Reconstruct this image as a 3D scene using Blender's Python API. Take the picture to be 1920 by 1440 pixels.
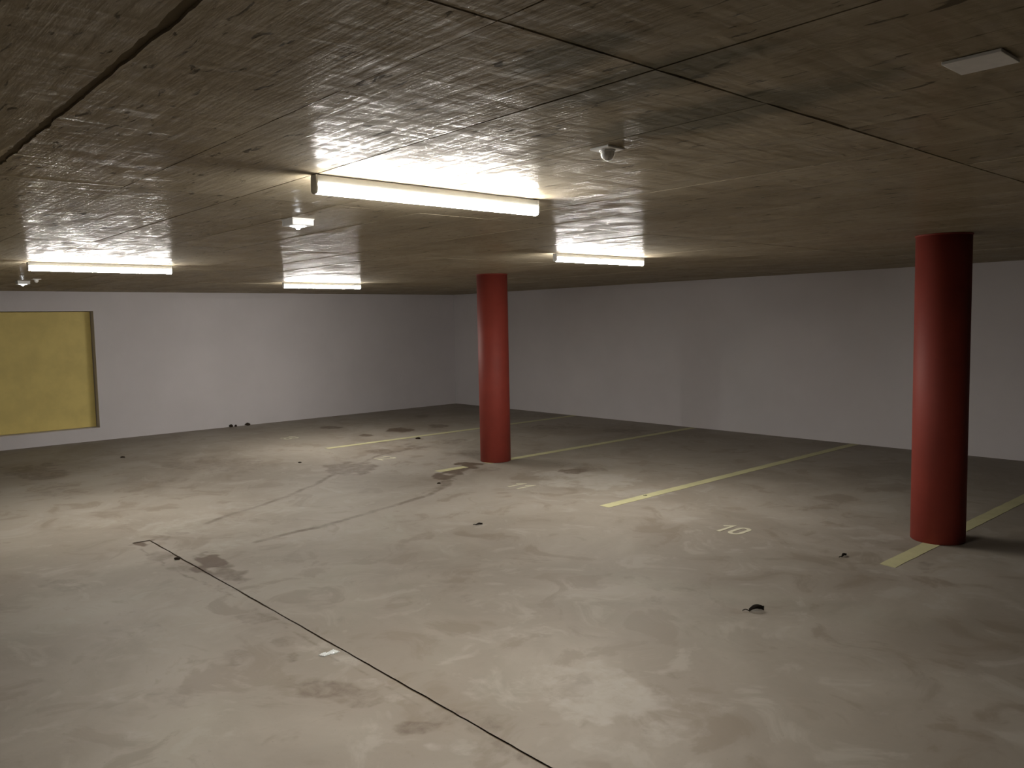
import bpy, bmesh, math, random
import numpy as np
from mathutils import Matrix, Vector

random.seed(7)
rng = np.random.default_rng(7)
for o in list(bpy.data.objects):
    bpy.data.objects.remove(o)
scene = bpy.context.scene
COL = scene.collection

# ------------------------------------------------------------------ camera
# metres: white wall at the back of the bays is y = 0, the wall with the recess is x = 0, floor z = 0
FPX, YAW, PITCH, ROLL = 1513.8, -0.8424, -0.0776, -0.0197
CAM = np.array([13.1704, -10.1953, 1.6713])
ZC = 2.2316                                   # ceiling height
_f = np.array([math.sin(YAW)*math.cos(PITCH), math.cos(YAW)*math.cos(PITCH), math.sin(PITCH)])
_r0 = np.array([math.cos(YAW), -math.sin(YAW), 0.0]); _u0 = np.cross(_r0, _f)
_r = math.cos(ROLL)*_r0 + math.sin(ROLL)*_u0
_u = -math.sin(ROLL)*_r0 + math.cos(ROLL)*_u0
cam_data = bpy.data.cameras.new('camera')
cam_data.sensor_width = 36.0
cam_data.lens = FPX*36.0/1920.0
cam_data.clip_start = 0.05
cam = bpy.data.objects.new('camera', cam_data)
M = Matrix.Identity(4)
for i in range(3):
    M[i][0] = _r[i]; M[i][1] = _u[i]; M[i][2] = -_f[i]; M[i][3] = CAM[i]
cam.matrix_world = M
COL.objects.link(cam)
scene.camera = cam

# ------------------------------------------------------------------ world and exposure
world = bpy.data.worlds.new('world'); scene.world = world
world.use_nodes = True
world.node_tree.nodes['Background'].inputs[0].default_value = (0, 0, 0, 1)
world.node_tree.nodes['Background'].inputs[1].default_value = 0.0
vs = scene.view_settings
vs.view_transform = 'Standard'; vs.look = 'None'; vs.gamma = 1.0; vs.use_curve_mapping = False
vs.exposure = 0.0
LAMP_STRENGTH = 660.0

def floor_pt(px, py, z=0.0):
    """point of the floor (height z) seen at a pixel of the photograph"""
    d = _f + _r*(px-960)/FPX - _u*(py-720)/FPX
    return CAM + d*(z-CAM[2])/d[2]

# ------------------------------------------------------------------ helpers
def link(name, me, mat=None, parent=None):
    o = bpy.data.objects.new(name, me)
    COL.objects.link(o)
    if mat and me is not None and not me.materials:
        me.materials.append(mat)
    if parent:
        o.parent = parent
    return o

def tag(o, label=None, cat=None, group=None, kind=None):
    if label: o['label'] = label
    if cat: o['category'] = cat
    if group: o['group'] = group
    if kind: o['kind'] = kind
    return o

def empty(name, loc, rz=0.0):
    o = bpy.data.objects.new(name, None)
    o.empty_display_size = 0.1
    o.location = loc; o.rotation_euler = (0, 0, rz)
    COL.objects.link(o)
    return o

def bm_mesh(name, bm, smooth=False):
    me = bpy.data.meshes.new(name)
    bmesh.ops.recalc_face_normals(bm, faces=bm.faces)
    bm.to_mesh(me); bm.free()
    if smooth:
        me.polygons.foreach_set('use_smooth', [True]*len(me.polygons))
    return me

def box_mesh(name, x0, x1, y0, y1, z0, z1, bevel=0.0):
    bm = bmesh.new()
    v = [bm.verts.new((x, y, z)) for z in (z0, z1) for y in (y0, y1) for x in (x0, x1)]
    for f in ((0,1,3,2), (4,6,7,5), (0,4,5,1), (2,3,7,6), (0,2,6,4), (1,5,7,3)):
        bm.faces.new([v[i] for i in f])
    if bevel:
        bmesh.ops.bevel(bm, geom=list(bm.edges), offset=bevel, segments=2, affect='EDGES', profile=0.5)
    return bm_mesh(name, bm)

def extrude_profile(name, prof, y0, y1, smooth=False, caps=True):
    """closed xz profile swept along y"""
    bm = bmesh.new()
    a = [bm.verts.new((x, y0, z)) for x, z in prof]
    b = [bm.verts.new((x, y1, z)) for x, z in prof]
    n = len(prof)
    for i in range(n):
        j = (i+1) % n
        f = bm.faces.new((a[i], a[j], b[j], b[i])); f.smooth = smooth
    if caps:
        bm.faces.new(a); bm.faces.new(list(reversed(b)))
    return bm_mesh(name, bm)

def lathe(name, prof, seg=32, smooth=True):
    """(r, z) profile revolved about z"""
    bm = bmesh.new()
    rings = []
    for r, z in prof:
        if r < 1e-6:
            rings.append([bm.verts.new((0, 0, z))])
        else:
            rings.append([bm.verts.new((r*math.cos(2*math.pi*k/seg), r*math.sin(2*math.pi*k/seg), z)) for k in range(seg)])
    for A, B in zip(rings, rings[1:]):
        for k in range(seg):
            k2 = (k+1) % seg
            if len(A) == 1 and len(B) == 1: continue
            if len(A) == 1: bm.faces.new((A[0], B[k], B[k2]))
            elif len(B) == 1: bm.faces.new((A[k], A[k2], B[0]))
            else: bm.faces.new((A[k], A[k2], B[k2], B[k]))
    return bm_mesh(name, bm, smooth)

# ------------------------------------------------------------------ node helpers
class NT:
    def __init__(s, name):
        s.mat = bpy.data.materials.new(name); s.mat.use_nodes = True
        s.t = s.mat.node_tree; s.n = s.t.nodes; s.l = s.t.links
        s.bsdf = s.n['Principled BSDF']
    def new(s, typ, **kw):
        nd = s.n.new(typ)
        for k, v in kw.items(): setattr(nd, k, v)
        return nd
    def put(s, sock, v):
        if hasattr(v, 'is_output'): s.l.new(v, sock)
        else: sock.default_value = v
    def math(s, op, a, b=0.0, c=0.0, clamp=False):
        nd = s.new('ShaderNodeMath', operation=op, use_clamp=clamp)
        s.put(nd.inputs[0], a); s.put(nd.inputs[1], b); s.put(nd.inputs[2], c)
        return nd.outputs[0]
    def pos(s):
        return s.new('ShaderNodeNewGeometry').outputs['Position']
    def scaled(s, vec, sc, off=(0, 0, 0)):
        nd = s.new('ShaderNodeMapping')
        s.put(nd.inputs['Vector'], vec)
        nd.inputs['Scale'].default_value = sc; nd.inputs['Location'].default_value = off
        return nd.outputs[0]
    def noise(s, vec, scale, detail=4.0, rough=0.55, dist=0.0):
        nd = s.new('ShaderNodeTexNoise')
        s.put(nd.inputs['Vector'], vec)
        nd.inputs['Scale'].default_value = scale; nd.inputs['Detail'].default_value = detail
        nd.inputs['Roughness'].default_value = rough; nd.inputs['Distortion'].default_value = dist
        return nd.outputs['Fac']
    def ramp(s, fac, a, b, lo=0.0, hi=1.0):
        nd = s.new('ShaderNodeMapRange', interpolation_type='SMOOTHSTEP')
        s.put(nd.inputs['Value'], fac)
        nd.inputs['From Min'].default_value = a; nd.inputs['From Max'].default_value = b
        nd.inputs['To Min'].default_value = lo; nd.inputs['To Max'].default_value = hi
        return nd.outputs[0]
    def mix(s, fac, a, b):
        nd = s.new('ShaderNodeMix', data_type='RGBA')
        s.put(nd.inputs['Factor'], fac)
        for sk, v in ((nd.inputs['A'], a), (nd.inputs['B'], b)):
            s.put(sk, v if hasattr(v, 'is_output') else (*v, 1.0))
        return nd.outputs['Result']
    def attr(s, name):
        return s.new('ShaderNodeAttribute', attribute_name=name).outputs['Fac']
    def bump(s, h, strength, dist):
        nd = s.new('ShaderNodeBump')
        s.put(nd.inputs['Height'], h)
        nd.inputs['Strength'].default_value = strength; nd.inputs['Distance'].default_value = dist
        s.l.new(nd.outputs[0], s.bsdf.inputs['Normal'])
    def out(s, color, rough, spec=0.5):
        s.put(s.bsdf.inputs['Base Color'], color if hasattr(color, 'is_output') else (*color, 1.0))
        s.put(s.bsdf.inputs['Roughness'], rough)
        s.bsdf.inputs['Specular IOR Level'].default_value = spec
        return s.mat

def mat_floor():
    m = NT('floor_concrete'); P = m.pos()
    big = m.noise(P, 0.75, 5, 0.6, 0.6)
    mid = m.noise(m.scaled(P, (1, 1, 1), (7, 3, 0)), 2.6, 6, 0.62, 0.9)
    fine = m.noise(P, 26, 5, 0.6)
    c = m.mix(m.ramp(big, 0.36, 0.66), (0.192, 0.165, 0.133), (0.245, 0.216, 0.181))
    c = m.mix(m.ramp(mid, 0.52, 0.64, 0, 0.62), c, (0.150, 0.120, 0.088))
    c = m.mix(m.ramp(mid, 0.46, 0.33, 0, 0.5), c, (0.285, 0.259, 0.225))
    edge = m.math('MULTIPLY_ADD', m.noise(P, 11, 6, 0.68, 0.5), 1.3, -0.65)
    pale = m.math('ADD', m.attr('pale'), m.math('MULTIPLY', edge, m.ramp(m.attr('pale'), 0.02, 0.2)))
    c = m.mix(m.ramp(pale, 0.08, 0.80, 0, 0.60), c, (0.305, 0.281, 0.247))
    st = m.attr('stain')
    stn = m.math('ADD', st, m.math('MULTIPLY', edge, m.math('MULTIPLY', m.ramp(st, 0.02, 0.25), 0.7)))
    c = m.mix(m.ramp(stn, 0.06, 0.85, 0, 0.9), c, (0.072, 0.046, 0.028))
    c = m.mix(m.ramp(fine, 0.60, 0.75, 0, 0.18), c, (0.15, 0.122, 0.095))
    spk = m.noise(m.scaled(P, (1, 1, 1), (3, 9, 0)), 75, 2, 0.5)
    c = m.mix(m.ramp(spk, 0.74, 0.78, 0, 0.5), c, (0.08, 0.06, 0.047))
    h = m.math('ADD', m.math('MULTIPLY', fine, 0.4), mid)
    m.bump(h, 0.10, 0.02)
    return m.out(c, m.ramp(mid, 0.3, 0.7, 0.72, 0.58), 0.28)

def mat_ceiling():
    m = NT('ceiling_concrete'); P = m.pos()
    info = m.new('ShaderNodeObjectInfo').outputs['Random']
    offv = m.new('ShaderNodeCombineXYZ'); m.l.new(m.math('MULTIPLY', info, 37.0), offv.inputs[0]); m.l.new(m.math('MULTIPLY', info, 5.0), offv.inputs[1])
    add = m.new('ShaderNodeVectorMath', operation='ADD'); m.l.new(P, add.inputs[0]); m.l.new(offv.outputs[0], add.inputs[1])
    Q = add.outputs[0]
    grain = m.noise(m.scaled(Q, (2.2, 30, 1)), 1.0, 5, 0.6, 0.3)
    cloud = m.noise(Q, 1.7, 5, 0.6, 0.5)
    blot = m.noise(m.scaled(Q, (2.5, 8, 1)), 1.6, 5, 0.65, 0.4)
    c = m.mix(m.ramp(cloud, 0.32, 0.68), (0.318, 0.264, 0.182), (0.415, 0.356, 0.260))
    c = m.mix(m.ramp(grain, 0.5, 0.75, 0, 0.5), c, (0.240, 0.195, 0.132))
    c = m.mix(m.ramp(blot, 0.58, 0.72, 0, 0.55), c, (0.165, 0.133, 0.088))
    c = m.mix(m.math('MULTIPLY', info, 0.22), c, (0.17, 0.145, 0.095))
    pits = m.noise(m.scaled(Q, (9, 34, 1)), 1.0, 4, 0.6, 0.6)
    pit = m.ramp(pits, 0.615, 0.675)
    c = m.mix(m.math('MULTIPLY', pit, 0.7), c, (0.05, 0.04, 0.03))
    # two damp corners where the boards meet the cross joint
    sep = m.new('ShaderNodeSeparateXYZ'); m.l.new(P, sep.inputs[0])
    wob = m.math('MULTIPLY_ADD', m.noise(P, 4, 4, 0.6), 1.2, -0.6)
    for cx, cy, rx, ry in ((11.92, -8.66, 0.36, 0.13), (11.86, -8.24, 0.50, 0.17), (11.97, -8.92, 0.20, 0.10)):
        dx = m.math('MULTIPLY', m.math('SUBTRACT', sep.outputs[0], cx), 1/rx)
        dy = m.math('MULTIPLY', m.math('SUBTRACT', sep.outputs[1], cy), 1/ry)
        d = m.math('SQRT', m.math('ADD', m.math('MULTIPLY', dx, dx), m.math('MULTIPLY', dy, dy)))
        d = m.math('ADD', d, wob)
        c = m.mix(m.ramp(d, 1.15, 0.55, 0, 0.62), c, (0.125, 0.122, 0.088))
    wav = m.noise(m.scaled(P, (7.0, 1.6, 1)), 1.0, 3, 0.5)
    fine = m.noise(m.scaled(Q, (16, 70, 1)), 1.0, 4, 0.65)
    h = m.math('MULTIPLY', grain, 0.40)
    h = m.math('ADD', h, m.math('MULTIPLY', wav, 0.9))
    h = m.math('ADD', h, m.math('MULTIPLY', fine, 0.16))
    rip = m.noise(m.scaled(P, (26, 6.5, 1)), 1.0, 3, 0.55, 0.4)
    h = m.math('ADD', h, m.math('MULTIPLY', rip, 0.30))
    m.bump(h, 0.42, 0.012)
    # thin smooth cement skin left by the boards: a weak glossy coat, missing in the pits
    film = m.math('MULTIPLY', m.ramp(blot, 0.34, 0.66, 0.50, 0.18), m.math('SUBTRACT', 1.0, pit))
    strk = m.noise(m.scaled(Q, (4.0, 60, 1)), 1.0, 4, 0.6, 0.2)
    film = m.math('MULTIPLY', film, m.ramp(strk, 0.40, 0.60, 1.0, 0.25))
    film = m.math('MULTIPLY', film, m.ramp(rip, 0.40, 0.62, 1.0, 0.30))
    m.l.new(film, m.bsdf.inputs['Coat Weight'])
    m.l.new(m.ramp(blot, 0.38, 0.66, 0.17, 0.29), m.bsdf.inputs['Coat Roughness'])
    bn = [n for n in m.n if n.bl_idname == 'ShaderNodeBump'][0]
    m.l.new(bn.outputs[0], m.bsdf.inputs['Coat Normal'])
    return m.out(c, 0.85, 0.05)

def mat_wall():
    m = NT('white_wall_paint'); P = m.pos()
    a = m.noise(P, 0.9, 4, 0.6); b = m.noise(P, 60, 3, 0.6)
    c = m.mix(m.ramp(a, 0.3, 0.7), (0.555, 0.525, 0.533), (0.595, 0.563, 0.572))
    mk = m.noise(m.scaled(P, (3.3, 3.3, 6)), 1.6, 3, 0.5)
    c = m.mix(m.ramp(mk, 0.80, 0.84, 0, 0.35), c, (0.40, 0.36, 0.34))
    m.bump(m.math('ADD', b, m.math('MULTIPLY', a, 3.0)), 0.12, 0.01)
    return m.out(c, 0.85, 0.2)

def mat_paint(name, col, worn, rough=0.6, wear=0.0, scale=14.0, spec=0.35):
    m = NT(name); P = m.pos()
    a = m.noise(P, scale, 5, 0.65); b = m.noise(P, 3.0, 4, 0.6)
    dk = tuple(x*0.86 for x in col)
    c = m.mix(m.ramp(b, 0.3, 0.7), dk, col)
    if wear: c = m.mix(m.ramp(a, 0.56, 0.72, 0, wear), c, worn)
    m.bump(a, 0.06, 0.01)
    return m.out(c, rough, spec)

def mat_plain(name, col, rough=0.5, spec=0.4, scale=40.0, var=0.85):
    m = NT(name); P = m.pos()
    c = m.mix(m.noise(P, scale, 3, 0.5), tuple(x*var for x in col), col)
    return m.out(c, rough, spec)

def mat_emit(name, col, strength):
    m = NT(name)
    m.bsdf.inputs['Base Color'].default_value = (0.8, 0.8, 0.78, 1)
    m.bsdf.inputs['Emission Color'].default_value = (*col, 1)
    m.bsdf.inputs['Emission Strength'].default_value = strength
    m.bsdf.inputs['Roughness'].default_value = 0.4
    return m.mat

MF, MC, MW = mat_floor(), mat_ceiling(), mat_wall()
M_joint = mat_plain('joint_dirt', (0.105, 0.078, 0.052), 0.95, 0.1)
M_joint_c = mat_plain('ceiling_joint', (0.175, 0.142, 0.095), 0.9, 0.05)
M_red = mat_paint('red_column_paint', (0.210, 0.033, 0.022), (0.185, 0.028, 0.019), 0.62, 0.3, spec=0.25)
M_line = mat_paint('yellow_line_paint', (0.42, 0.395, 0.225), (0.27, 0.24, 0.175), 0.65, 0.55, 22)
M_num = mat_paint('cream_number_paint', (0.45, 0.42, 0.31), (0.26, 0.23, 0.175), 0.65, 0.5, 30)
M_panel = mat_paint('yellow_panel_paint', (0.68, 0.545, 0.185), (0.60, 0.47, 0.14), 0.55, 0.3, 5)
M_white = mat_plain('white_plastic', (0.88, 0.87, 0.85), 0.4)
M_housing = mat_plain('lamp_housing_white', (0.62, 0.63, 0.62), 0.45)
M_cap = mat_plain('end_cap_grey', (0.75, 0.75, 0.73), 0.5)
def mat_diffuser():
    # LED strip behind an opal cover: the underside glows most, the flanks less
    m = NT('lit_diffuser')
    m.bsdf.inputs['Base Color'].default_value = (0.8, 0.8, 0.78, 1)
    m.bsdf.inputs['Emission Color'].default_value = (1.0, 0.965, 0.90, 1)
    sep = m.new('ShaderNodeSeparateXYZ'); m.l.new(m.new('ShaderNodeNewGeometry').outputs['Normal'], sep.inputs[0])
    dn = m.math('POWER', m.math('MULTIPLY', sep.outputs[2], -1.0, clamp=True), 2.6)
    m.l.new(m.math('MULTIPLY_ADD', dn, LAMP_STRENGTH*0.88, LAMP_STRENGTH*0.12), m.bsdf.inputs['Emission Strength'])
    return m.mat
M_tube = mat_diffuser()
M_led = mat_emit('emergency_led', (0.93, 0.97, 1.0), 60.0)
M_leaf = mat_plain('dry_dark_leaf', (0.012, 0.008, 0.005), 0.7, 0.2)
M_crumb = mat_plain('dark_crumb', (0.035, 0.024, 0.016), 0.85, 0.2)

# ------------------------------------------------------------------ room shell
X1, Y0 = 24.0, -16.3           # far ends of the hall behind the camera
SLOT_X0, SLOT_X, SLOT_A, SLOT_B, SLOT_E = 6.550, 6.572, -8.181, -8.170, -8.300

def vnoise(x, y, seed):
    """smooth value noise, numpy"""
    r = np.random.default_rng(seed).random((64, 64))
    xi = np.floor(x).astype(int); yi = np.floor(y).astype(int)
    fx = x-xi; fy = y-yi
    fx = fx*fx*(3-2*fx); fy = fy*fy*(3-2*fy)
    g = lambda i, j: r[i % 64, j % 64]
    return (g(xi, yi)*(1-fx)+g(xi+1, yi)*fx)*(1-fy)+(g(xi, yi+1)*(1-fx)+g(xi+1, yi+1)*fx)*fy
def fbm(x, y, seed):
    return 0.5*vnoise(x, y, seed)+0.28*vnoise(2.1*x, 2.1*y, seed+1)+0.16*vnoise(4.3*x, 4.3*y, seed+2)+0.06*vnoise(9*x, 9*y, seed+3)-0.5

# stains and other dark blobs: (px, py, half width px, half height px, strength); trails: polylines of pixels with half width in metres
BLOBS = [(398, 1050, 26, 12, .95), (432, 1072, 34, 14, .5), (375, 1068, 14, 6, .8), (350, 1064, 26, 8, .32),
         (300, 1042, 22, 8, .38), (262, 1020, 12, 4, 1.0), (300, 1008, 26, 5, .35), (330, 1000, 22, 4, .3),
         (478, 1163, 34, 14, .33), (532, 1205, 30, 14, .36), (548, 1232, 20, 16, .42), (452, 1228, 34, 12, .30), (440, 1245, 16, 8, .35),
         (610, 1290, 58, 24, .40), (590, 1275, 40, 14, .25), (690, 1310, 36, 18, .30), (770, 1365, 62, 20, .44), (830, 1345, 40, 16, .28),
         (905, 1352, 34, 22, .30), (960, 1410, 40, 14, .30), (540, 1280, 26, 12, .2), (600, 1140, 30, 10, .16),
         (640, 1160, 14, 6, .2), (325, 1302, 46, 14, .24), (120, 1095, 54, 10, .24), (200, 1330, 60, 14, .16),
         (290, 1178, 24, 9, .22), (80, 1175, 24, 10, .18), (60, 885, 62, 16, .42), (100, 915, 70, 14, .25), (420, 870, 110, 14, .26), (300, 905, 90, 12, .16),  # last four: wide darker zone of the floor before the left wall
         (660, 878, 40, 9, .50), (640, 882, 24, 8, .45), (720, 848, 34, 6, .5), (780, 838, 40, 6, .42), (845, 828, 26, 5, .34), (815, 804, 22, 4, .30),
         (620, 801, 22, 2.5, .6), (685, 816.5, 14, 2, .65), (750, 806, 26, 4, .75), (820, 799, 20, 3, .55), (790, 781, 16, 3, .4),
         (880, 873, 26, 7, 1.0), (862, 880, 22, 7, .8), (830, 894, 24, 8, .75), (850, 884, 26, 6, .75), (838, 905, 16, 8, .5), (880, 850, 22, 6, .3), (905, 880, 24, 5, .3),
         (1072, 883, 24, 6, .55), (1095, 880, 36, 5, .3), (1190, 820, 60, 6, .18), (1040, 800, 50, 5, .35), (1180, 808, 40, 4, .35),
         (1730, 1059, 20, 9, .34), (1650, 1015, 26, 5, .2), (900, 1115, 60, 14, .16), (870, 1120, 26, 12, .2),
         (1000, 1135, 40, 12, .16), (850, 1095, 40, 10, .14), (1390, 1040, 80, 20, .12), (1140, 1080, 60, 14, .14), (1560, 1070, 60, 14, .14),
         (1090, 1290, 26, 14, .22), (1095, 1270, 16, 12, .28), (1270, 1265, 24, 12, .2), (1220, 1330, 40, 16, .14), (690, 970, 26, 8, .12)]
TRAILS = [([(480, 1016), (540, 1001), (600, 989), (650, 974), (700, 958), (760, 942), (800, 930), (826, 917), (834, 902), (866, 884), (892, 873)], .036, .5),
          ([(600, 987), (640, 981)], .08, .25), ([(790, 930), (830, 912)], .07, .3),
          ([(385, 982), (440, 962), (500, 944), (555, 924), (600, 904), (632, 886), (668, 872), (705, 856), (745, 846), (800, 838)], .032, .46),
          ([(262, 1030), (290, 1046), (330, 1072), (410, 1106), (455, 1124), (490, 1146), (530, 1172), (575, 1200)], .010, .45),
          ([(575, 1200), (640, 1240), (700, 1275), (800, 1330)], .008, .3),
          ([(250, 1020.5), (268, 1016), (286, 1012.5)], .016, 1.0),
          ([(266, 1024), (275, 1022), (281, 1019)], .006, .6),
          ([(880, 1362), (940, 1395), (1000, 1430), (1040, 1452)], .03, .33),
          ([(375, 1068), (400, 1078)], .03, .6),
          ([(340, 1022), (395, 1040)], .012, .2)]
PALE = [(1130, 1270, 80, 30, .42), (1150, 1310, 70, 36, .6), (1200, 1310, 60, 24, .45), (1060, 1290, 40, 50, .4), (1110, 1400, 60, 20, .35), (1270, 1370, 70, 20, .35),
        (950, 1190, 70, 18, .28), (1000, 1290, 46, 40, .3), (1330, 1320, 80, 22, .25), (900, 1290, 30, 22, .3),
        (330, 990, 90, 14, .35), (400, 975, 80, 14, .35), (420, 1020, 60, 10, .3), (180, 980, 70, 12, .3), (500, 950, 80, 14, .3), (560, 1010, 90, 12, .25),
        (1120, 905, 80, 14, .6), (1210, 925, 60, 10, .5), (1050, 890, 60, 9, .5), (1300, 950, 70, 10, .25), (1660, 1008, 60, 7, .5), (1600, 990, 50, 5, .4), (1800, 1045, 60, 9, .4), (1760, 1075, 70, 10, .2),  # first three paint extra lamp brightness into the floor colour
        (570, 990, 60, 10, .2), (640, 1240, 36, 12, .4), (700, 1280, 40, 10, .35), (760, 1310, 50, 12, .3), (850, 1400, 60, 16, .3), (240, 1380, 40, 12, .35),
        (200, 1310, 60, 10, .25), (500, 1195, 40, 10, .22), (880, 960, 60, 10, .2)]

def build_floor():
    xs = np.unique(np.concatenate([np.arange(0, 13.0, 0.022), [SLOT_X0, SLOT_X], np.arange(13.0, X1+0.01, 1.0)]))
    ys = np.unique(np.concatenate([np.arange(-10.2, 0.0, 0.022), [SLOT_A, SLOT_B, SLOT_E, 0.0], np.arange(Y0, -10.2, 0.7)]))
    ys = ys[(np.abs(ys-SLOT_A) > 0.006) | (ys == SLOT_A)]
    ys = ys[(np.abs(ys-SLOT_B) > 0.006) | (ys == SLOT_B)]
    ys = ys[(ys <= SLOT_A) | (ys >= SLOT_B)]
    nx, ny = len(xs), len(ys)
    ia, ib = int(np.searchsorted(ys, SLOT_A)), int(np.searchsorted(ys, SLOT_B))
    xs = xs[(xs <= SLOT_X0) | (xs >= SLOT_X)]; nx = len(xs)
    ix = int(np.searchsorted(xs, SLOT_X)); i0 = int(np.searchsorted(xs, SLOT_X0)); ie = int(np.searchsorted(ys, SLOT_E))
    GX, GY = np.meshgrid(xs, ys, indexing='ij')
    # ragged edges of the slot
    jit = 0.002*(vnoise(xs*7, xs*0, 31)-.5) + 0.003*(vnoise(xs*21, xs*0, 32)-.5)
    GX = GX.copy(); GX[ix, ie:ia+1] += 0.012*(vnoise(ys[ie:ia+1]*40, ys[ie:ia+1]*0, 35)-.5)
    jit2 = 0.007*(vnoise(xs*5, xs*0, 33)-.5)
    GY = GY.copy(); GY[ix:, ib] += jit[ix:]; GY[ix:, ia] += np.minimum((jit+jit2)[ix:], jit[ix:]+0.006)
    n1 = fbm(GX*3.2, GY*3.2, 5); n2 = fbm(GX*9, GY*9, 11)
    stain = np.zeros_like(GX); pale = np.zeros_like(GX)
    def blob(arr, cx, cy, w, h, s):
        c = floor_pt(cx, cy)[:2]
        u = (floor_pt(cx+w, cy)-floor_pt(cx-w, cy))[:2]/2
        v = (floor_pt(cx, cy-h)-floor_pt(cx, cy+h))[:2]/2
        A = np.linalg.inv(np.array([u, v]).T)
        dx = GX-c[0]; dy = GY-c[1]
        d = np.sqrt((A[0, 0]*dx+A[0, 1]*dy)**2 + (A[1, 0]*dx+A[1, 1]*dy)**2) + 1.5*n1 + 1.2*n2
        t = np.clip((1.15-d)/0.38, 0, 1)
        np.maximum(arr, s*t*t*(3-2*t), out=arr)
    for b in BLOBS: blob(stain, *b)
    for b in PALE: blob(pale, *b)
    for pts, w, s in TRAILS:
        W = [floor_pt(*q)[:2] for q in pts]
        dm = np.full_like(GX, 9.0)
        for a, b in zip(W, W[1:]):
            ab = b-a; L = ab@ab
            t = np.clip(((GX-a[0])*ab[0]+(GY-a[1])*ab[1])/L, 0, 1)
            dm = np.minimum(dm, np.hypot(GX-a[0]-t*ab[0]+0.06*n1, GY-a[1]-t*ab[1]+0.06*n2))
        t = np.clip((1.7-dm/w)/1.2, 0, 1)
        np.maximum(stain, s*t*t*(3-2*t)*(0.95+1.0*n1), out=stain)
    co = np.stack([GX, GY, np.zeros_like(GX)], -1).reshape(-1, 3)
    I, J = np.meshgrid(np.arange(nx-1), np.arange(ny-1), indexing='ij')
    keep = ~(((J == ia) & (I >= ix)) | ((I == i0) & (J >= ie) & (J <= ia)))
    I, J = I[keep], J[keep]
    q = np.stack([I*ny+J, (I+1)*ny+J, (I+1)*ny+J+1, I*ny+J+1], -1).ravel()
    me = bpy.data.meshes.new('floor')
    me.vertices.add(len(co)); me.vertices.foreach_set('co', co.ravel().astype(np.float32))
    nf = len(I)
    me.loops.add(nf*4); me.loops.foreach_set('vertex_index', q.astype(np.int32))
    me.polygons.add(nf); me.polygons.foreach_set('loop_start', np.arange(0, nf*4, 4, dtype=np.int32))
    me.update(calc_edges=True)
    for nm, arr in (('stain', stain), ('pale', pale)):
        at = me.attributes.new(nm, 'FLOAT', 'POINT')
        at.data.foreach_set('value', np.clip(arr, 0, 1).ravel().astype(np.float32))
    return me

floor = tag(link('floor', build_floor(), MF), 'bare stained concrete floor of the parking hall', kind='structure')
# bed of the drainage slot, 15 mm down
slot = link('slot_bed', box_mesh('slot_bed', SLOT_X-0.004, X1, SLOT_A-0.02, SLOT_B+0.02, -0.05, -0.007), M_joint, floor)
link('slot_bed', box_mesh('slot_bed', SLOT_X0-0.02, SLOT_X+0.02, SLOT_E-0.01, SLOT_B+0.01, -0.05, -0.006), M_joint, floor)
slot['label'] = 'dark dirt in the straight slot across the floor'

def wall_mesh():
    """wall with the recess: outer face x = 0, hole y -9.6..-6.79, z .195..1.945, reveals 0.19 deep"""
    a, b, c, d, dep = -9.6, -6.787, 0.196, 1.945, 0.19
    ys = [Y0, a, b, 0.0]; zs = [-0.05, c, d, ZC+0.05]
    bm = bmesh.new()
    for i in range(3):
        for j in range(3):
            if i == 1 and j == 1: continue
            bm.faces.new([bm.verts.new((0, y, z)) for y, z in ((ys[i], zs[j]), (ys[i+1], zs[j]), (ys[i+1], zs[j+1]), (ys[i], zs[j+1]))])
    for p, q in (((a, c), (b, c)), ((b, c), (b, d)), ((b, d), (a, d)), ((a, d), (a, c))):
        bm.faces.new([bm.verts.new(v) for v in ((0, *p), (0, *q), (-dep, *q), (-dep, *p))])
    # back of the wall
    bm.faces.new([bm.verts.new((-0.30, y, z)) for y, z in ((Y0, -.05), (0, -.05), (0, ZC+.05), (Y0, ZC+.05))])
    bmesh.ops.remove_doubles(bm, verts=bm.verts, dist=1e-5)
    return bm_mesh('wall_left', bm)
tag(link('wall_left', wall_mesh(), MW), 'white painted wall with the yellow recess', kind='structure')
tag(link('wall_back', box_mesh('wall_back', -0.3, X1+0.3, 0.0, 0.25, -0.05, ZC+0.05), MW), 'white painted wall at the head of the bays', kind='structure')
tag(link('wall_front', box_mesh('wall_front', -0.3, X1+0.3, Y0-0.25, Y0, -0.05, ZC+0.05), MW), 'white painted wall on the far side of the lane', kind='structure')
tag(link('wall_right', box_mesh('wall_right', X1, X1+0.25, Y0, 0.0, -0.05, ZC+0.05), MW), 'white painted wall closing the hall', kind='structure')

# the yellow panel at the back of the recess
pn = empty('recess_panel', (-0.155, -8.19, 0.196))
link('panel_sheet', box_mesh('panel_sheet', -0.03, 0.0, -1.40, 1.395, 0.004, 1.742, 0.003), M_panel, pn)
tag(pn, 'plain yellow panel set back in the opening of the white wall', 'panel')

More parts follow.
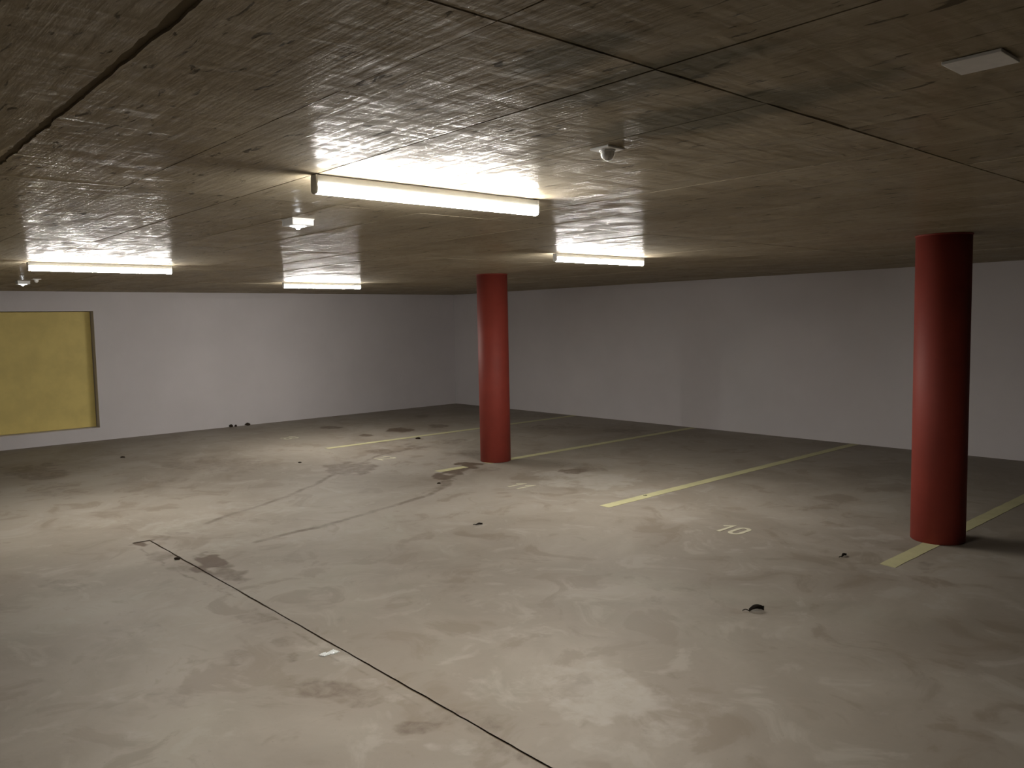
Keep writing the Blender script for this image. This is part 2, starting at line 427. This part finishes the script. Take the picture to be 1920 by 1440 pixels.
# ceiling: slab with recessed joints, board imprints as panels of their own
ceil = tag(link('ceiling', box_mesh('ceiling', -0.3, X1+0.3, Y0-0.25, 0.25, ZC+0.006, ZC+0.20), M_joint_c), 'board-marked raw concrete ceiling', kind='structure')
PW, PL = 0.470, 2.25
def panel_variant(k, rough=None):
    r = np.random.default_rng(100+k)
    gx, gy = 0.004, 0.0026
    n, mth = (80 if rough else 22), 6
    def ragged(n_, amp):
        t = r.normal(0, amp, n_+1)
        t = np.convolve(np.pad(t, 2, mode='edge'), [.15, .2, .3, .2, .15], 'valid')
        return np.abs(t)
    X = np.linspace(-PL/2+gx/2, PL/2-gx/2, n+1); Y = np.linspace(-PW/2+gy/2, PW/2-gy/2, mth+1)
    b0, t0 = ragged(n, 0.0026), ragged(n, 0.0026)
    if rough == 'low': b0 = 0.004+0.8*ragged(n, 0.007)+np.abs(r.normal(0, 0.0025, n+1))
    if rough == 'high': t0 = 0.003+0.8*ragged(n, 0.007)+np.abs(r.normal(0, 0.0025, n+1))
    l0, r0 = ragged(mth, 0.0045), ragged(mth, 0.0045)
    ring = [(x, Y[0]+b0[i]) for i, x in enumerate(X)] + [(X[-1]-r0[j], Y[j]) for j in range(1, mth)] + \
           [(x, Y[-1]-t0[i]) for i, x in reversed(list(enumerate(X)))] + [(X[0]+l0[j], Y[j]) for j in range(mth-1, 0, -1)]
    bm = bmesh.new()
    lo = [bm.verts.new((x, y, 0)) for x, y in ring]
    hi = [bm.verts.new((x, y, 0.008)) for x, y in ring]
    bm.faces.new(lo); bm.faces.new(list(reversed(hi)))
    for i in range(len(ring)):
        j = (i+1) % len(ring)
        bm.faces.new((lo[i], hi[i], hi[j], lo[j]))
    me = bm_mesh('ceiling_board', bm); me.materials.append(MC)
    return me
PV = [panel_variant(k) for k in range(6)]
PV_LOW = [panel_variant(20+k, 'low') for k in range(3)]
PV_HIGH = [panel_variant(30+k, 'high') for k in range(3)]
xj = [12.0+PL*k for k in range(-6, 4)]
rows = np.arange(-9.64-PW*7, 0.3, PW)
rows = rows[rows < -0.2]
for yy in rows:
    wide = abs(yy+9.64) < 0.01
    for k, xx in enumerate(xj):
        x0, x1 = max(xx, 0.0), min(xx+PL, X1)
        if x1-x0 < 0.1: continue
        y0, y1 = yy, min(yy+PW, 0.0)
        below = abs(yy+PW+9.64) < 0.01
        o = link('panel', (PV_LOW if wide else PV_HIGH if below else PV)[random.randrange(3)], None, ceil)
        o.location = ((x0+x1)/2, (y0+y1)/2, ZC+random.uniform(-0.0016, 0.0))
        o.scale = ((x1-x0)/PL, (y1-y0)/PW*(0.988 if wide else 1.0), 1.0)
        if wide: o.location.y += 0.003
        o.rotation_euler = (random.uniform(-.0016, .0016), random.uniform(-.0004, .0004), 0.0 if (wide or below) else math.pi*random.randrange(2))

# ------------------------------------------------------------------ columns
def column(x, y, label):
    R = 0.183
    root = empty('round_column', (x, y, 0))
    link('shaft', lathe('shaft', [(0, 0.0), (R-0.006, 0.0), (R, 0.006), (R, ZC-0.012), (0, ZC-0.012)], 72), M_red, root)
    link('top_collar', lathe('top_collar', [(0, ZC-0.012), (R+0.004, ZC-0.012), (R+0.006, ZC-0.004), (R+0.002, ZC-0.001), (0, ZC-0.001)], 72), M_red, root)
    return tag(root, label, 'column', 'red columns between the bays')
for o in (column(5.83, -3.935, 'round red column with a damp patch at its foot between bays eleven and twelve'),
          column(10.872, -3.95, 'round red column on the yellow line beside the number ten')):
    sh = o.children[0].data
    for p in sh.polygons:
        if abs(p.normal.z) > 0.9: p.use_smooth = False

# ------------------------------------------------------------------ painted lines and bay numbers
S0, S = 3.394, 2.5
line_labels = ['faint thin yellow bay line between the numbers twelve and thirteen', 'yellow bay line broken by the red column and a brown damp patch',
               'unbroken yellow bay line dividing bays ten and eleven', 'yellow bay line with a red column standing on it beside number ten']
for i in range(4):
    bm = bmesh.new()
    w, y0, y1 = 0.055, -4.855, -0.015
    n = 60
    L = [(-w+random.uniform(-.003, .003), y0+(y1-y0)*k/n) for k in range(n+1)]
    Rr = [(w+random.uniform(-.003, .003), y0+(y1-y0)*k/n) for k in range(n+1)]
    lo = [[bm.verts.new((x, y+(random.uniform(-.008, .008) if k in (0,) else 0), z)) for k, (x, y) in enumerate(side)] for side in (L, Rr) for z in (0.0002, 0.0022)]
    la, lb, ra, rb = lo
    for k in range(n):
        if i == 1 and -4.50 < L[k][1] < -4.20: continue          # paint worn away by the damp patch
        bm.faces.new((lb[k], rb[k], rb[k+1], lb[k+1])); bm.faces.new((la[k], la[k+1], ra[k+1], ra[k]))
        bm.faces.new((la[k], lb[k], lb[k+1], la[k+1])); bm.faces.new((ra[k], ra[k+1], rb[k+1], rb[k]))
    bm.faces.new((la[0], ra[0], rb[0], lb[0])); bm.faces.new((la[n], lb[n], rb[n], ra[n]))
    o = link('parking_line', bm_mesh('parking_line', bm), M_line)
    o.location = (S0+S*i, 0, 0)
    tag(o, line_labels[i], 'parking line', 'yellow lines between the bays')

def stroke(bm, pts, w, closed=False, z0=0.0002, z1=0.0022):
    """flat band of width w along a polyline, with mitred joins"""
    P = [Vector(p) for p in pts]; n = len(P)
    L, R = [], []
    for i in range(n):
        a = P[i-1] if (i > 0 or closed) else None
        b = P[(i+1) % n] if (i < n-1 or closed) else None
        d1 = (P[i]-a).normalized() if a is not None else None
        d2 = (b-P[i]).normalized() if b is not None else None
        d1 = d1 or d2; d2 = d2 or d1
        t = (d1+d2).normalized(); nn = Vector((-t.y, t.x))
        k = 1.0/max(0.5, nn.dot(Vector((-d1.y, d1.x))))
        L.append(P[i]+nn*w/2*k); R.append(P[i]-nn*w/2*k)
    mk = lambda A, z: [bm.verts.new((p.x, p.y, z)) for p in A]
    l0, l1, r0, r1 = mk(L, z0), mk(L, z1), mk(R, z0), mk(R, z1)
    m = n if closed else n-1
    for i in range(m):
        j = (i+1) % n
        bm.faces.new((l1[i], r1[i], r1[j], l1[j])); bm.faces.new((l0[i], l0[j], r0[j], r0[i]))
        bm.faces.new((l0[i], l1[i], l1[j], l0[j])); bm.faces.new((r0[i], r0[j], r1[j], r1[i]))
    if not closed:
        bm.faces.new((l0[0], r0[0], r1[0], l1[0])); bm.faces.new((l0[-1], l1[-1], r1[-1], r0[-1]))

def arc(cx, cy, rx, ry, a0, a1, n):
    return [(cx+rx*math.cos(math.radians(a0+(a1-a0)*k/n)), cy+ry*math.sin(math.radians(a0+(a1-a0)*k/n))) for k in range(n+1)]
H, SW = 0.235, 0.034
def digit_mesh(ch):
    bm = bmesh.new(); h = H-SW; w = 0.084
    if ch == '1':
        stroke(bm, [(-w*.50, h*.74), (w*.20, h+.004), (w*.20, -SW/2)], SW)
    elif ch == '0':
        stroke(bm, arc(0, h-w*.55, w/2, w*.55, 0, 180, 10)+arc(0, w*.55, w/2, w*.55, 180, 360, 10), SW, True)
    elif ch == '2':
        stroke(bm, arc(0, h-w*.5, w/2, w*.5, 170, -30, 12)+[(-w/2, 0.002), (w/2+SW/2, 0.002)], SW)
    elif ch == '3':
        stroke(bm, arc(0, h-w*.45, w*.45, w*.45, 160, -80, 12)+arc(0, w*.52, w/2, w*.52, 80, -160, 12), SW)
    return bm_mesh('digit', bm)
DM = {}
for ch in '0123':
    DM[ch] = digit_mesh(ch); DM[ch].materials.append(M_num)
NUM_LAB = {'10': 'crisp cream number ten painted beside the line with a red column on it',
           '11': 'cream number eleven, two slanting strokes, painted before the red column',
           '12': 'faded number twelve painted beside the brown damp trail',
           '13': 'very faint number thirteen painted toward the white wall with the panel'}
for txt, x, y in (('10', 9.645, -4.875), ('11', 7.165, -4.875), ('12', 4.655, -4.875), ('13', 2.02, -4.845)):
    r = empty('bay_number', (x, y, 0))
    for k, ch in enumerate(txt):
        o = link('digit', DM[ch], None, r)
        o.location = (-0.068+0.136*k, SW/2, 0)
    tag(r, NUM_LAB[txt], 'number', 'painted bay numbers')

# ------------------------------------------------------------------ tube lamps under the ceiling
LN = 1.14
def u_profile(hw, ztop, zbot, n=14):
    cz = zbot+0.016
    pts = [(-hw, ztop)]
    pts += [(-hw*math.cos(math.pi*k/n), cz-(cz-zbot)*math.sin(math.pi*k/n)) for k in range(n+1)]
    pts += [(hw, ztop)]
    return pts
lm_rail = extrude_profile('mounting_rail', [(-.013, 0), (-.013, -.007), (.013, -.007), (.013, 0)], -LN/2+.03, LN/2-.03)
lm_house = extrude_profile('housing', [(-.0175, -.005), (-.019, -.007), (-.019, -.037), (.019, -.037), (.019, -.007), (.0175, -.005)], -LN/2+.007, LN/2-.007)
lm_diff = extrude_profile('diffuser', u_profile(.021, -.036, -.074), -LN/2+.007, LN/2-.007, smooth=False)
for p in lm_diff.polygons: p.use_smooth = abs(p.normal.y) < 0.5
lm_cap = extrude_profile('end_cap', [(-.020, -.005)]+u_profile(.0215, -.036, -.0745)+[(.020, -.005)], -.0035, .0035)
for me, mm in ((lm_rail, M_cap), (lm_house, M_housing), (lm_diff, M_tube), (lm_cap, M_cap)): me.materials.append(mm)
LAMPS = [(10.42, -8.138, 'lit tube lamp on the ceiling between the motion sensor and the emergency light box'),
         (8.38, -4.850, 'lit tube lamp on the ceiling above the unbroken line of bays ten and eleven'),
         (5.655, -8.150, 'lit tube lamp on the ceiling of the lane toward the yellow panel'),
         (3.44, -4.850, 'lit tube lamp on the ceiling toward the corner where the two white walls meet')]
for x, y, lab in LAMPS:
    r = empty('tube_lamp', (x, y, ZC-0.001))
    link('mounting_rail', lm_rail, None, r)
    link('housing', lm_house, None, r)
    link('diffuser', lm_diff, None, r)
    for s in (-1, 1):
        c = link('end_cap', lm_cap, None, r); c.location = (0, s*(LN/2-.0035), 0)
    tag(r, lab, 'lamp', 'lit tube lamps on the ceiling')

# ------------------------------------------------------------------ emergency light boxes, motion sensors, cover plate
bx_body = box_mesh('box_body', -.061, .061, -.061, .061, -.036, 0.0, 0.004)
bx_lip = box_mesh('base_frame', -.063, .063, -.063, .063, -.006, 0.0, 0.001)
bx_lens = lathe('lens', [(0, -.036), (.044, -.036), (.040, -.038), (.018, -.043), (0, -.043)], 28)
bx_led = lathe('led', [(0, -.041), (.013, -.041), (.012, -.047), (.008, -.052), (0, -.054)], 20)
M_lens = NT('clear_lens')
M_lens.bsdf.inputs['Emission Color'].default_value = (0.93, 0.97, 1.0, 1)
M_lens.bsdf.inputs['Emission Strength'].default_value = 5.0
M_lens = M_lens.out((0.7, 0.72, 0.73), 0.2)
for me, mm in ((bx_body, M_white), (bx_lip, M_white), (bx_lens, M_lens), (bx_led, M_led)): me.materials.append(mm)
for x, y, lab in ((9.200, -8.148, 'white emergency light box with a glowing lens beside the motion sensor and long lamp'),
                  (2.68, -8.190, 'small white emergency light box with a glowing lens toward the yellow panel')):
    r = empty('emergency_light', (x, y, ZC-0.001))
    link('box_body', bx_body, None, r); link('base_frame', bx_lip, None, r)
    l = link('lens', bx_lens, None, r); link('led', bx_led, None, l)
    tag(r, lab, 'emergency light', 'emergency lights along the lane')

sn_plate = box_mesh('base_plate', -.041, .041, -.041, .041, -.008, 0.0, 0.003)
sn_ring = lathe('ring', [(0, -.008), (.027, -.008), (.025, -.013), (0, -.013)], 28)
sn_dome = lathe('dome', [(0, -.012), (.0225, -.012)]+[(.0225*math.cos(math.radians(a)), -.016-.026*math.sin(math.radians(a))) for a in range(0, 90, 9)]+[(0, -.042)], 28)
M_dome = mat_plain('sensor_dome', (0.88, 0.87, 0.83), 0.16, 0.6)
for me, mm in ((sn_plate, M_white), (sn_ring, M_white), (sn_dome, M_dome)): me.materials.append(mm)
for x, y, lab in ((11.378, -8.158, 'white domed motion sensor on the ceiling by the cover plate'),
                  (3.15, -8.150, 'white domed motion sensor on the ceiling toward the yellow panel')):
    r = empty('motion_sensor', (x, y, ZC-0.001))
    link('base_plate', sn_plate, None, r); link('ring', sn_ring, None, r); link('dome', sn_dome, None, r)
    tag(r, lab, 'motion sensor', 'motion sensors along the lane')
cp = empty('cover_plate', (12.497, -8.179, ZC-0.001))
link('plate', box_mesh('plate', -.060, .060, -.060, .060, -.009, -.002, 0.001), M_white, cp)
link('rear_frame', box_mesh('rear_frame', -.052, .052, -.052, .052, -.003, 0.0), M_cap, cp)
tag(cp, 'flat square white cover plate screwed to the ceiling', 'cover plate')

# ------------------------------------------------------------------ litter on the floor
def leaf(px, py, length, rz, seed, label, curl=1.0):
    r_ = np.random.default_rng(seed)
    p = floor_pt(px, py)
    root = empty('dry_leaf', (p[0], p[1], 0), rz)
    bm = bmesh.new(); n, m = 12, 6
    grid = []
    for i in range(n+1):
        t = i/n
        hw = length*0.23*math.sin(math.pi*min(1, t*0.92+0.06))**0.8*(0.85+0.3*r_.random())
        row = []
        for j in range(m+1):
            s = -1+2*j/m
            z = 0.010+length*(0.20*curl*math.sin(math.pi*t)*0.6 + 0.20*abs(s)**1.5*curl*(0.6+0.5*t)) + r_.normal(0, 0.0012)
            row.append((t*length-0.3*length, s*hw*0.8+0.012*length*math.sin(9*t+3*s), max(0.0015, z-0.009)))
        grid.append(row)
    top = [[bm.verts.new(v) for v in row] for row in grid]
    bot = [[bm.verts.new((v[0], v[1], max(0.0003, v[2]-0.0012))) for v in row] for row in grid]
    for i in range(n):
        for j in range(m):
            bm.faces.new((top[i][j], top[i+1][j], top[i+1][j+1], top[i][j+1]))
            bm.faces.new((bot[i][j], bot[i][j+1], bot[i+1][j+1], bot[i+1][j]))
    for i in range(n):
        for j in (0, m):
            bm.faces.new((top[i][j], bot[i][j], bot[i+1][j], top[i+1][j]))
    for j in range(m):
        for i in (0, n):
            bm.faces.new((top[i][j], top[i][j+1], bot[i][j+1], bot[i][j]))
    link('blade', bm_mesh('blade', bm, True), M_leaf, root)
    bm = bmesh.new(); prev = None
    z0 = grid[0][m//2][2]
    for i in range(9):
        t = i/8
        c = Vector((-0.28*length-0.42*length*t, 0.10*length*t*t, z0+0.10*length*math.sin(math.pi*t*0.9)*curl-(z0-0.0025)*t))
        rad = 0.0034*(1-0.35*t)+0.0004
        ring = [bm.verts.new((c.x, c.y+rad*math.cos(a), max(0.0002, c.z+rad*math.sin(a)))) for a in [2*math.pi*k/6 for k in range(6)]]
        if prev:
            for k in range(6): bm.faces.new((prev[k], prev[(k+1) % 6], ring[(k+1) % 6], ring[k]))
        else: bm.faces.new(ring)
        prev = ring
    bm.faces.new(list(reversed(prev)))
    link('stem', bm_mesh('stem', bm, True), M_leaf, root)
    tag(root, label, 'leaf', 'dry leaves on the floor')
IMG_R = math.atan2(_r0[1], _r0[0])            # heading of "to the right" on the floor
leaf(1413, 1146, 0.090, IMG_R+0.15, 1, 'dark curled dry leaf with a bent stem, largest on the bare floor', 1.25)
leaf(1581, 1044, 0.060, IMG_R+0.65, 2, 'dark curled dry leaf by the yellow line with a red column and number ten', 1.1)
leaf(896, 984, 0.056, IMG_R+0.25, 3, 'small dark dry leaf on the open floor before number eleven', 0.9)
leaf(1210, 929.5, 0.026, IMG_R+0.1, 4, 'tiny dark leaf scrap lying on the yellow line between numbers ten and eleven', 0.7)

def crumb(px, py, sx, sy, sz, seed, label, world=None):
    r_ = np.random.default_rng(seed)
    bm = bmesh.new()
    bmesh.ops.create_icosphere(bm, subdivisions=2, radius=1.0)
    for v in bm.verts:
        v.co *= 1+r_.normal(0, 0.14)
        v.co.x *= sx; v.co.y *= sy; v.co.z = max(-0.55, v.co.z)*sz
    zmin = min(v.co.z for v in bm.verts)
    for v in bm.verts: v.co.z -= zmin
    o = link('crumb', bm_mesh('crumb', bm, True), M_crumb)
    p = floor_pt(px, py) if world is None else world
    o.location = (p[0], p[1], 0.0002); o.rotation_euler = (0, 0, IMG_R)
    tag(o, label, 'crumb', 'dark crumbs on the floor')
crumb(332, 1049, .022, .014, .012, 1, 'dark crumb beside the end of the floor slot')
crumb(784, 823, .034, .020, .018, 2, 'dark crumb by the yellow line between numbers twelve and thirteen')
crumb(823, 907, .018, .012, .010, 3, 'dark crumb beside the brown trail before the red column')
crumb(230, 858, .030, .018, .012, 4, 'dark crumb on the floor before the yellow panel')
crumb(562, 868, .022, .014, .010, 7, 'dark crumb on the open floor before number twelve')
for k, (y, sx, sz, w) in enumerate(((-4.79, .034, .030, 'chunky'), (-4.71, .020, .022, 'smallest'), (-4.50, .045, .028, 'widest'))):
    crumb(0, 0, sx, .022, sz, 20+k, w+' dark crumb against the foot of the white wall', (0.045, y))

def wrapper(px, py):
    p = floor_pt(px, py)
    r = empty('plastic_wrapper', (p[0], p[1], 0), IMG_R+0.20)
    M_clear = NT('clear_film')
    M_clear.bsdf.inputs['Transmission Weight'].default_value = 0.42
    M_clear.bsdf.inputs['Coat Weight'].default_value = 0.6
    M_clear.bsdf.inputs['Coat Roughness'].default_value = 0.08
    mm = M_clear.out((0.93, 0.95, 0.94), 0.16, 0.8)
    for nm, cx, cy, lx, ly, sd in (('film_lobe', -.023, -.008, .030, .026, 3), ('film_lobe', .020, .012, .032, .030, 8)):
        r_ = np.random.default_rng(sd); bm = bmesh.new(); n = 12
        H_ = r_.random((n+1, n+1))
        top, bot = [], []
        for i in range(n+1):
            for j in range(n+1):
                u, v = -1+2*i/n, -1+2*j/n
                uu, vv = u*(1-0.45*abs(v)), v*(1-0.55*abs(u))
                crease = abs(math.sin(5.0*u+3.0*v+sd))*0.5+abs(math.sin(9.0*v-4.0*u))*0.3
                z = 0.0008+0.008*max(0, 1-abs(uu)-0.6*abs(vv))**0.6*(0.25+0.5*H_[i, j]+0.6*crease)
                x, y = cx+lx*uu*(1+.25*(H_[i, j]-.5)), cy+ly*vv*(1+.25*(H_[j, i]-.5))
                top.append(bm.verts.new((x, y, z+0.0008))); bot.append(bm.verts.new((x, y, 0.0003)))
        id_ = lambda i, j: i*(n+1)+j
        for i in range(n):
            for j in range(n):
                bm.faces.new((top[id_(i, j)], top[id_(i+1, j)], top[id_(i+1, j+1)], top[id_(i, j+1)]))
                bm.faces.new((bot[id_(i, j)], bot[id_(i, j+1)], bot[id_(i+1, j+1)], bot[id_(i+1, j)]))
        for i in range(n):
            for a, b in (((i, 0), (i+1, 0)), ((i+1, n), (i, n)), ((0, i+1), (0, i)), ((n, i), (n, i+1))):
                bm.faces.new((top[id_(*a)], bot[id_(*a)], bot[id_(*b)], top[id_(*b)]))
        link(nm, bm_mesh(nm, bm), mm, r)
    tag(r, 'crumpled clear plastic wrapper beside the floor slot', 'wrapper')
wrapper(617, 1226)
